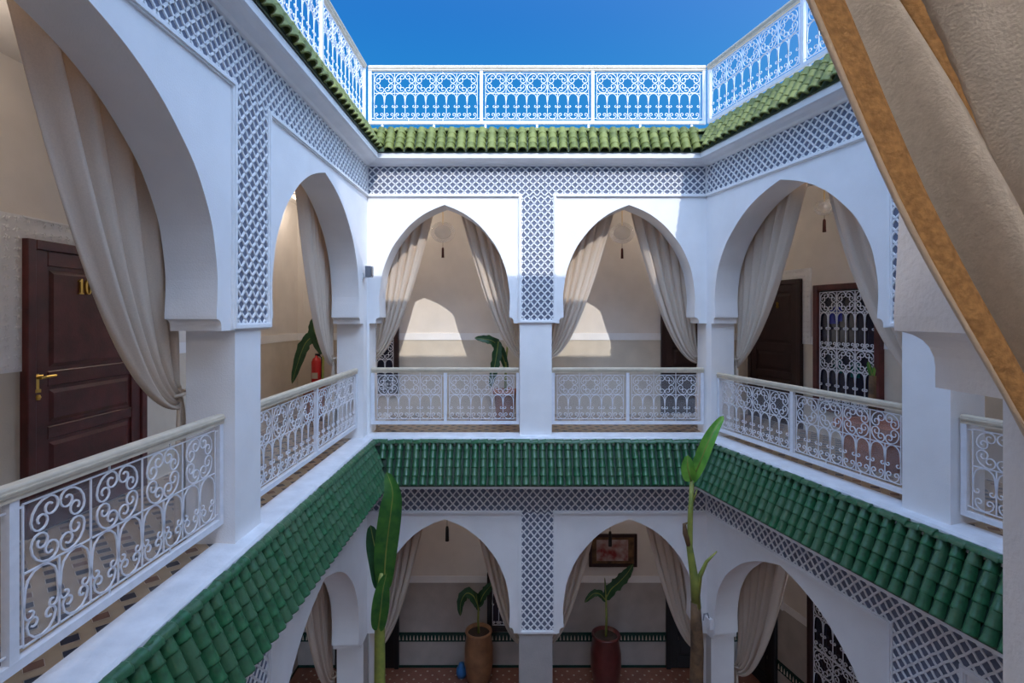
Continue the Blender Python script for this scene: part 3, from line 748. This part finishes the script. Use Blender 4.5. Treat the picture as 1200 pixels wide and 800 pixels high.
leaf(t, [loc(446, 690), loc(444, 660, .02), loc(438, 635, .04), loc(434, 615, .06)], .11, LEAFD, droop=.3, nrm=(.3, -1, 0))
leaf(t, [loc(443, 738, -.05), loc(446, 715, -.09), loc(449, 690, -.10), loc(453, 672, -.1)], .10, LEAF, droop=.35)
# tall plant, right (Y 5.9)
X0, Y0 = 215/620*5.9, 5.9
t = thing('banana_plant', 'tall bare banana stem with one lime green leaf near the right court corner', 'plant', None, X0, Y0, -4.4)
pot(t, [(0, 0), (.20, 0), (.26, .3), (.28, .5), (.24, .5), (.22, .45), (0, .45)], TERRA, soil=(.23, .46))
mb = MB(); mb.tube([(0, 0, .4), (.02, 0, 1.0), loc(816, 800), loc(817, 760), loc(816, 730), loc(815, 705)], [.10, .085, .073, .070, .062, .05], 12); mb.build('trunk', HUSK, t, True)
mb = MB(); mb.tube([loc(816, 712), loc(814, 680), loc(808, 640), loc(809, 605), loc(811, 562)], [.052, .047, .034, .028, .024], 10); mb.build('stem', STEM, t, True)
mb = MB(); mb.tube([loc(817, 695), loc(820, 675), loc(828, 658, -.05), loc(840, 646, -.08)], [.034, .026, .018, .006], 8); mb.build('cut_leaf_stalk', STEM, t, True)
mb = MB(); mb.tube([loc(808, 640), loc(803, 625, -.03), loc(802, 614, -.05), loc(806, 612, -.05)], [.03, .028, .02, .006], 8); mb.build('dried_sheath', HUSK, t, True)
mb = MB(); mb.tube([loc(811, 590), loc(815, 580, -.03), loc(817, 573, -.04)], [.014, .01, .004], 8); mb.build('cut_leaf_stalk', STEM, t, True)
leaf(t, [loc(810, 564), loc(819, 545, -.04), loc(829, 520, -.06), loc(838, 502, -.02), loc(848, 487, .06)], .072, LIME, droop=.7, nrm=(-.5, -1, .2), seg=14)
leaf(t, [loc(810, 563, -.02), loc(806, 548, -.05), loc(806, 533, -.05)], .075, LIME, droop=.6, nrm=(-.3, -1, 0), seg=8)

def banana_small(name, label, X, Y, zf, prof, m, soil, stems, leaves, group=None):
    t = thing(name, label, 'potted plant', None, X, Y, zf, group)
    pot(t, prof, m, soil=soil)
    for st_ in stems:
        mb = MB(); mb.tube(st_, [.022-.010*i/len(st_) for i in range(len(st_))], 8); mb.build('stem', STEM, t, True)
    rr = random.Random(3)
    for pts, wd, nrm in leaves: leaf(t, pts, wd, LEAFD, nrm=nrm, droop=.3, tears=.3, rnd=rr, seg=16)
    return t
# jars on the ground floor
JAR = [(0, 0), (.13, 0), (.20, .10), (.235, .35), (.235, .60), (.205, .82), (.225, .86), (.22, .88), (.19, .88), (.18, .82), (0, .82)]
X, Y = (561-600)/620*8.8, 8.8
banana_small('potted_banana', 'young banana plant in a tall tan glazed jar on the ground floor', X, Y, -4.4, JAR, TANPOT, (.185, .83),
    [[(0, 0, .8), (-.01, 0, 1.05), (0, 0, 1.30)]],
    [([(0, 0, 1.25), (-.08, -.03, 1.45), (-.20, -.06, 1.52), (-.29, -.08, 1.38), (-.30, -.08, 1.15)], .10, (-.2, -1, .6)),
     ([(0, 0, 1.28), (.07, 0, 1.45), (.16, -.02, 1.58), (.26, -.02, 1.68)], .09, (-.4, -1, .3)),
     ([(0, 0, 1.2), (-.03, -.03, 1.4), (-.04, -.04, 1.5)], .05, (-.5, -1, 0))])
X = (710-600)/620*8.7; Y = 8.7
banana_small('potted_banana', 'young banana plant in a dark red glazed jar on the ground floor', X, Y, -4.4, [(r*1.05, z*1.0) for r, z in JAR], REDPOT, (.19, .83),
    [[(0, 0, .8), (.01, 0, 1.15), (0, 0, 1.52)]],
    [([(0, 0, 1.45), (.08, -.03, 1.62), (.2, -.05, 1.74), (.34, -.06, 1.90), (.44, -.05, 2.05)], .11, (-.3, -1, .5)),
     ([(0, 0, 1.42), (-.1, -.03, 1.54), (-.22, -.06, 1.56), (-.36, -.06, 1.42)], .07, (0, -1, 1)),
     ([(0, 0, 1.5), (-.01, -.01, 1.65), (-.02, 0, 1.80)], .02, (0, -1, 0))])
mb = MB(); mb.lathe([(0, 0), (.07, 0), (.095, .07), (.085, .15), (.05, .19), (.045, .23), (0, .23)], 14)
o = mb.build('watering_pot', BLUEM, smooth=True); o.location = ((541-600)/620*8.95, 8.95, -4.4); tag(o, 'small blue plastic pot on the floor beside the tan jar', 'pot')
# terracotta pot behind the far balustrade
SQ = [(0, 0), (.13, 0), (.155, .25), (.17, .46), (.195, .46), (.20, .54), (.175, .54), (.165, .48), (0, .48)]
X, Y = (592-600)/620*8.35, 8.35
def pl(px, py, dy=0): return ((px-600)/620*(Y+dy)-X, dy, zat(py, Y+dy))
banana_small('potted_banana', 'bent banana leaf in a terracotta pot behind the left far balustrade', X, Y, 0, SQ, TERRA, (.165, .49),
    [[(0, 0, .45), pl(593, 420), pl(596, 395)]],
    [([pl(594, 432), pl(586, 410, -.05), pl(578, 400, -.1), pl(566, 397, -.12), pl(556, 396, -.1)], .085, (0, -1, .3)),
     ([pl(584, 400, -.08), pl(582, 415, -.12), pl(579, 432, -.14), pl(574, 455, -.14)], .09, (.3, -1, .2))])
# left gallery plant
P = FL.w(FL.at(368, 420, 1.15)[0], 1.15); X, Y = P.x, P.y
banana_small('potted_banana', 'banana plant with torn drooping leaves in the left gallery beside the fire extinguisher', X, Y, 0, SQ, TERRA, (.165, .49),
    [[(0, 0, .45), pl(378, 450), pl(379, 412)]],
    [([pl(379, 414), pl(373, 398, -.03), pl(368, 386, -.06), pl(367, 372, -.06)], .12, (.3, -1, 0)),
     ([pl(378, 412), pl(368, 396, -.05), pl(358, 402, -.1), pl(350, 422, -.15), pl(342, 450, -.2)], .11, (.5, -1, .4)),
     ([pl(379, 414), pl(383, 398, -.02), pl(387, 400, -.04), pl(389, 414, -.04)], .05, (0, -1, .5))])
# square terracotta planter, right gallery
def planter(fr, s, y, label):
    t = thing('planter', label, 'planter', fr, s, y, 0)
    mb = MB(); v = []
    for r, z in ((.19, 0), (.23, .40), (.27, .40), (.27, .50), (.23, .50), (.22, .44)): v += [(-r*1.3, -r, z), (r*1.3, -r, z), (r*1.3, r, z), (-r*1.3, r, z)]
    f = [(3, 2, 1, 0), (20, 21, 22, 23)]
    for i in range(5):
        for k in range(4): a = i*4+k; b = i*4+(k+1) % 4; f.append((a, b, b+4, a+4))
    mb.add(v, f); mb.build('pot', TERRA, t)
    mb = MB(); mb.tube([(-.08, 0, .44), (-.085, 0, .75), (-.08, 0, 1.02)], [.045, .040, .036], 10); mb.build('cut_stem', HUSK, t, True)
    leaf(t, [(-.08, 0, 1.0), (-.09, -.02, 1.10), (-.11, -.03, 1.18)], .035, LEAF, nrm=(0, -1, .2), seg=6)
    leaf(t, [(-.08, 0, 1.0), (-.04, -.02, 1.08), (-.03, -.03, 1.12)], .03, LIME, nrm=(0, -1, .2), seg=6)
    return t
s_, z_ = FR.at(1030, 500, .95)
planter(FR, s_, .95, 'square terracotta planter with a cut stem behind the right balustrade')

# ------------------------------------------------------------------ small things
def pendant(fr, s, y, zc, zceil, label, r=.20, tas=True):
    t = thing('pendant_lamp', label, 'lamp', fr, s, y, zceil)
    d = zc-zceil
    mb = MB(); mb.lathe([(.0, 0), (.05, 0), (.05, -.02), (.0, -.03)], 16); mb.build('ceiling_rose', BRASS, t)
    mb = MB(); mb.tube([(0, 0, 0), (0, 0, d+r*.6)], .005, 6); mb.build('cord', BRASS, t)
    mb = MB(); pr = [(r*math.sin(a), r*.85*math.cos(a)) for a in [PI*k/16 for k in range(1, 16)]]
    mb.lathe(pr, 28, (0, 0, d), close=False); mb.build('glass_globe', SHADE, t, True)
    mb = MB(); mb.lathe([(0, -.03), (.022, -.02), (.03, .01), (.018, .04), (0, .05)], 12, (0, 0, d)); mb.build('bulb', TRIM, t, True)
    if tas:
        mb = MB(); mb.tube([(0, 0, d-r*.8), (0, 0, d-r*1.25)], .003, 5); mb.lathe([(0, 0), (.014, -.01), (.018, -.03), (.022, -.17), (0, -.17)], 10, (0, 0, d-r*1.2)); mb.build('tassel', TASS, t, True)
s_, z_ = FB.at(519, 272, 1.0); pendant(FB, s_, 1.0, z_, 3.62, 'round glass pendant lamp with brown tassel in the left far arch')
s_, z_ = FB.at(729, 273, 1.0); pendant(FB, s_, 1.0, z_, 3.62, 'round glass pendant lamp with brown tassel in the right far arch')
s_, z_ = FR.at(966, 243, 1.0); pendant(FR, s_, 1.0, z_, 3.62, 'pale glass pendant lamp half behind the curtain in the right gallery', r=.12)
for px, py, lb in ((524, 616, 'dark tassel hanging at the crown of the left ground floor arch'), (715, 622, 'dark tassel hanging before the framed picture')):
    s_, z_ = FB.at(px, py, .9); t = MB(); t.tube([(0, 0, -.42-z_), (0, 0, 0)], .003, 5); t.lathe([(0, 0), (.02, -.01), (.026, -.05), (.030, -.24), (0, -.24)], 10)
    o = onframe(t.build('tassel', BLACK, smooth=True), FB, s_, .9, z_); tag(o, lb, 'tassel')
# framed picture, ground floor: plain red and grey abstract
a = FB.at(690, 663, YI); b = FB.at(746, 625, YI)
t = thing('framed_picture', 'wide dark framed picture in red and grey hanging on the ground floor wall', 'picture', FB, a[0], YI-.002, a[1]); W, H = b[0]-a[0], b[1]-a[1]
pm = mat('picture_paint', (.22, .02, .02), .6, col2=(.45, .38, .36), nscale=6)
for q in ((0, W, -.04, 0, 0, .05), (0, W, -.04, 0, H-.05, H), (0, .05, -.04, 0, .05, H-.05), (W-.05, W, -.04, 0, .05, H-.05)):
    mb = MB(); mb.box(*q); mb.build('frame', DARKW, t)
mb = MB(); mb.box(.05, W-.05, -.015, 0, .05, H-.05); mb.build('mount', HUSK, t)
mb = MB(); mb.box(.13, W-.15, -.02, -.015, .10, H-.10); mb.build('canvas', pm, t)
# fire extinguisher on the left gallery wall
s_, z_ = FB.at(371, 432, 1.56)
t = thing('fire_extinguisher', 'red fire extinguisher at the far end of the left gallery behind the banana leaves', 'extinguisher', FB, s_, 1.56, z_)
mb = MB(); mb.lathe([(0, -.25), (.075, -.25), (.085, -.22), (.085, .12), (.06, .18), (.025, .20), (.025, .23), (0, .23)], 18); mb.build('cylinder', REDM, t, True)
mb = MB(); mb.box(-.05, .05, -.087, -.080, -.16, -.06); mb.build('instruction_label', T_CRM, t)
mb = MB(); mb.box(-.02, .06, -.02, .02, .22, .26); mb.tube([(.02, 0, .24), (.09, -.02, .20), (.10, -.02, .0), (.09, -.02, -.15)], .010, 7); mb.build('valve_and_hose', BLACK, t)
mb = MB(); mb.box(-.03, .03, .07, .108, -.1, .1); mb.build('wall_bracket', GREYM, t)
# flood lamps at the corners
def glow_lamp(fr, s, y, z, watts, col=(1, .80, .60), r=.03):
    l = bpy.data.lights.new('fill_point', 'POINT'); l.energy = watts; l.color = col; l.shadow_soft_size = r
    o = bpy.data.objects.new('fill_point', l); COL.objects.link(o); o.location = fr.w(s, y, z)
def flood(fr, s, z, label, dx=.0):
    t = thing('flood_lamp', label, 'lamp', fr, s, 0, z)
    mb = MB(); mb.box(-.035, .035, -.012, 0, -.10, .0); mb.box(-.015, .015, -.06, 0, -.07, -.05); mb.build('bracket', TRIM, t)
    mb = MB(); mb.prism([(-.055, -.06), (.055, -.06), (.07, .09), (-.07, .09)], -.13, -.05); mb.build('housing', GREYM, t)
    mb = MB(); mb.box(-.048, .048, -.136, -.13, -.045, .075); mb.build('lamp_glass', DGLASS, t)
flood(FL, 7.30, zat(320, 7.35), 'small grey flood lamp on the corner below the far end of the left arcade')
s_, z_ = FR.at(833, 722, 0)
t = thing('wall_spout', 'small white wall fitting with hooked arm on the lower right corner', 'wall fitting', FR, s_, 0, z_)
mb = MB(); mb.box(-.05, .05, -.05, 0, -.16, -.02); mb.build('box', TRIM, t)
mb = MB(); mb.tube([(0, -.03, -.02), (0, -.05, .05), (.02, -.12, .06), (.06, -.16, .0)], .010, 6); mb.build('arm', GREYM, t)
# slim conduit on left gallery wall
s_, z0_ = FB.at(355, 370, 1.66)
mb = MB(); mb.box(-.012, .012, -.015, 0, -.22, .22); o = onframe(mb.build('conduit', UPPERW), FB, s_, YI, 1.9); tag(o, 'slim vertical cable conduit at the far end of the left gallery', 'conduit')

# added fill lights replacing bounced daylight, shaped as flush ceiling bowls
def bowl(fr, ss, zz, wt, where, col=(1, .88, .76), y=1.32):
    t = thing('fill_light', 'added fill light shaped as a flush white bowl on the gallery ceiling, '+where, 'lamp', fr, ss, y, zz)
    mb = MB(); mb.lathe([(0, 0), (.11, 0), (.11, -.02), (0, -.02)], 20); mb.build('base', TRIM, t)
    mb = MB(); mb.lathe([(.10, -.02), (.095, -.05), (.06, -.075), (0.001, -.085)], 20, close=False); mb.build('bowl', FILLM, t, True)
    l = bpy.data.lights.new('fill_point', 'POINT'); l.energy = wt; l.color = col; l.shadow_soft_size = .08
    o = bpy.data.objects.new('fill_point', l); COL.objects.link(o); o.location = fr.w(ss, y, zz-.19)
FILLM = mat('glowing_fill_bowl', (.9, .8, .65), .5); _b = FILLM.node_tree.nodes['Principled BSDF']; _b.inputs['Emission Color'].default_value = (1, .82, .6, 1); _b.inputs['Emission Strength'].default_value = 1.2
for fr, ss, wt, wh in ((FL, 6.9, 12, 'far left bay'), (FL, 2.9, 13, 'bay of the numbered door'), (FL, 8.4, 8, 'far left corner'), (FB, .34, 17, 'behind the far middle pier'), (FB, -2.0, 7, 'left of the left far bay'), (FB, 2.75, 7, 'right of the right far bay'), (FR, -5.6, 13, 'right bay before the grilled window'), (FR, -3.0, 10, 'right bay near the viewer')):
    bowl(fr, ss, 3.62, wt, wh)
for fr, ss, wt, wh in ((FL, 6.3, 4, 'ground floor left'), (FB, -.5, 5, 'ground floor, left far bay'), (FB, 1.9, 5, 'ground floor, right far bay'), (FR, -5.9, 4, 'ground floor right')):
    bowl(fr, ss, -.38, wt, wh, (1, .88, .76), 1.1)
bowl(FN, .3, 3.62, 50, 'above the viewer', (1, .90, .80), 1.3)  # unseen fill added to brighten the near curtain
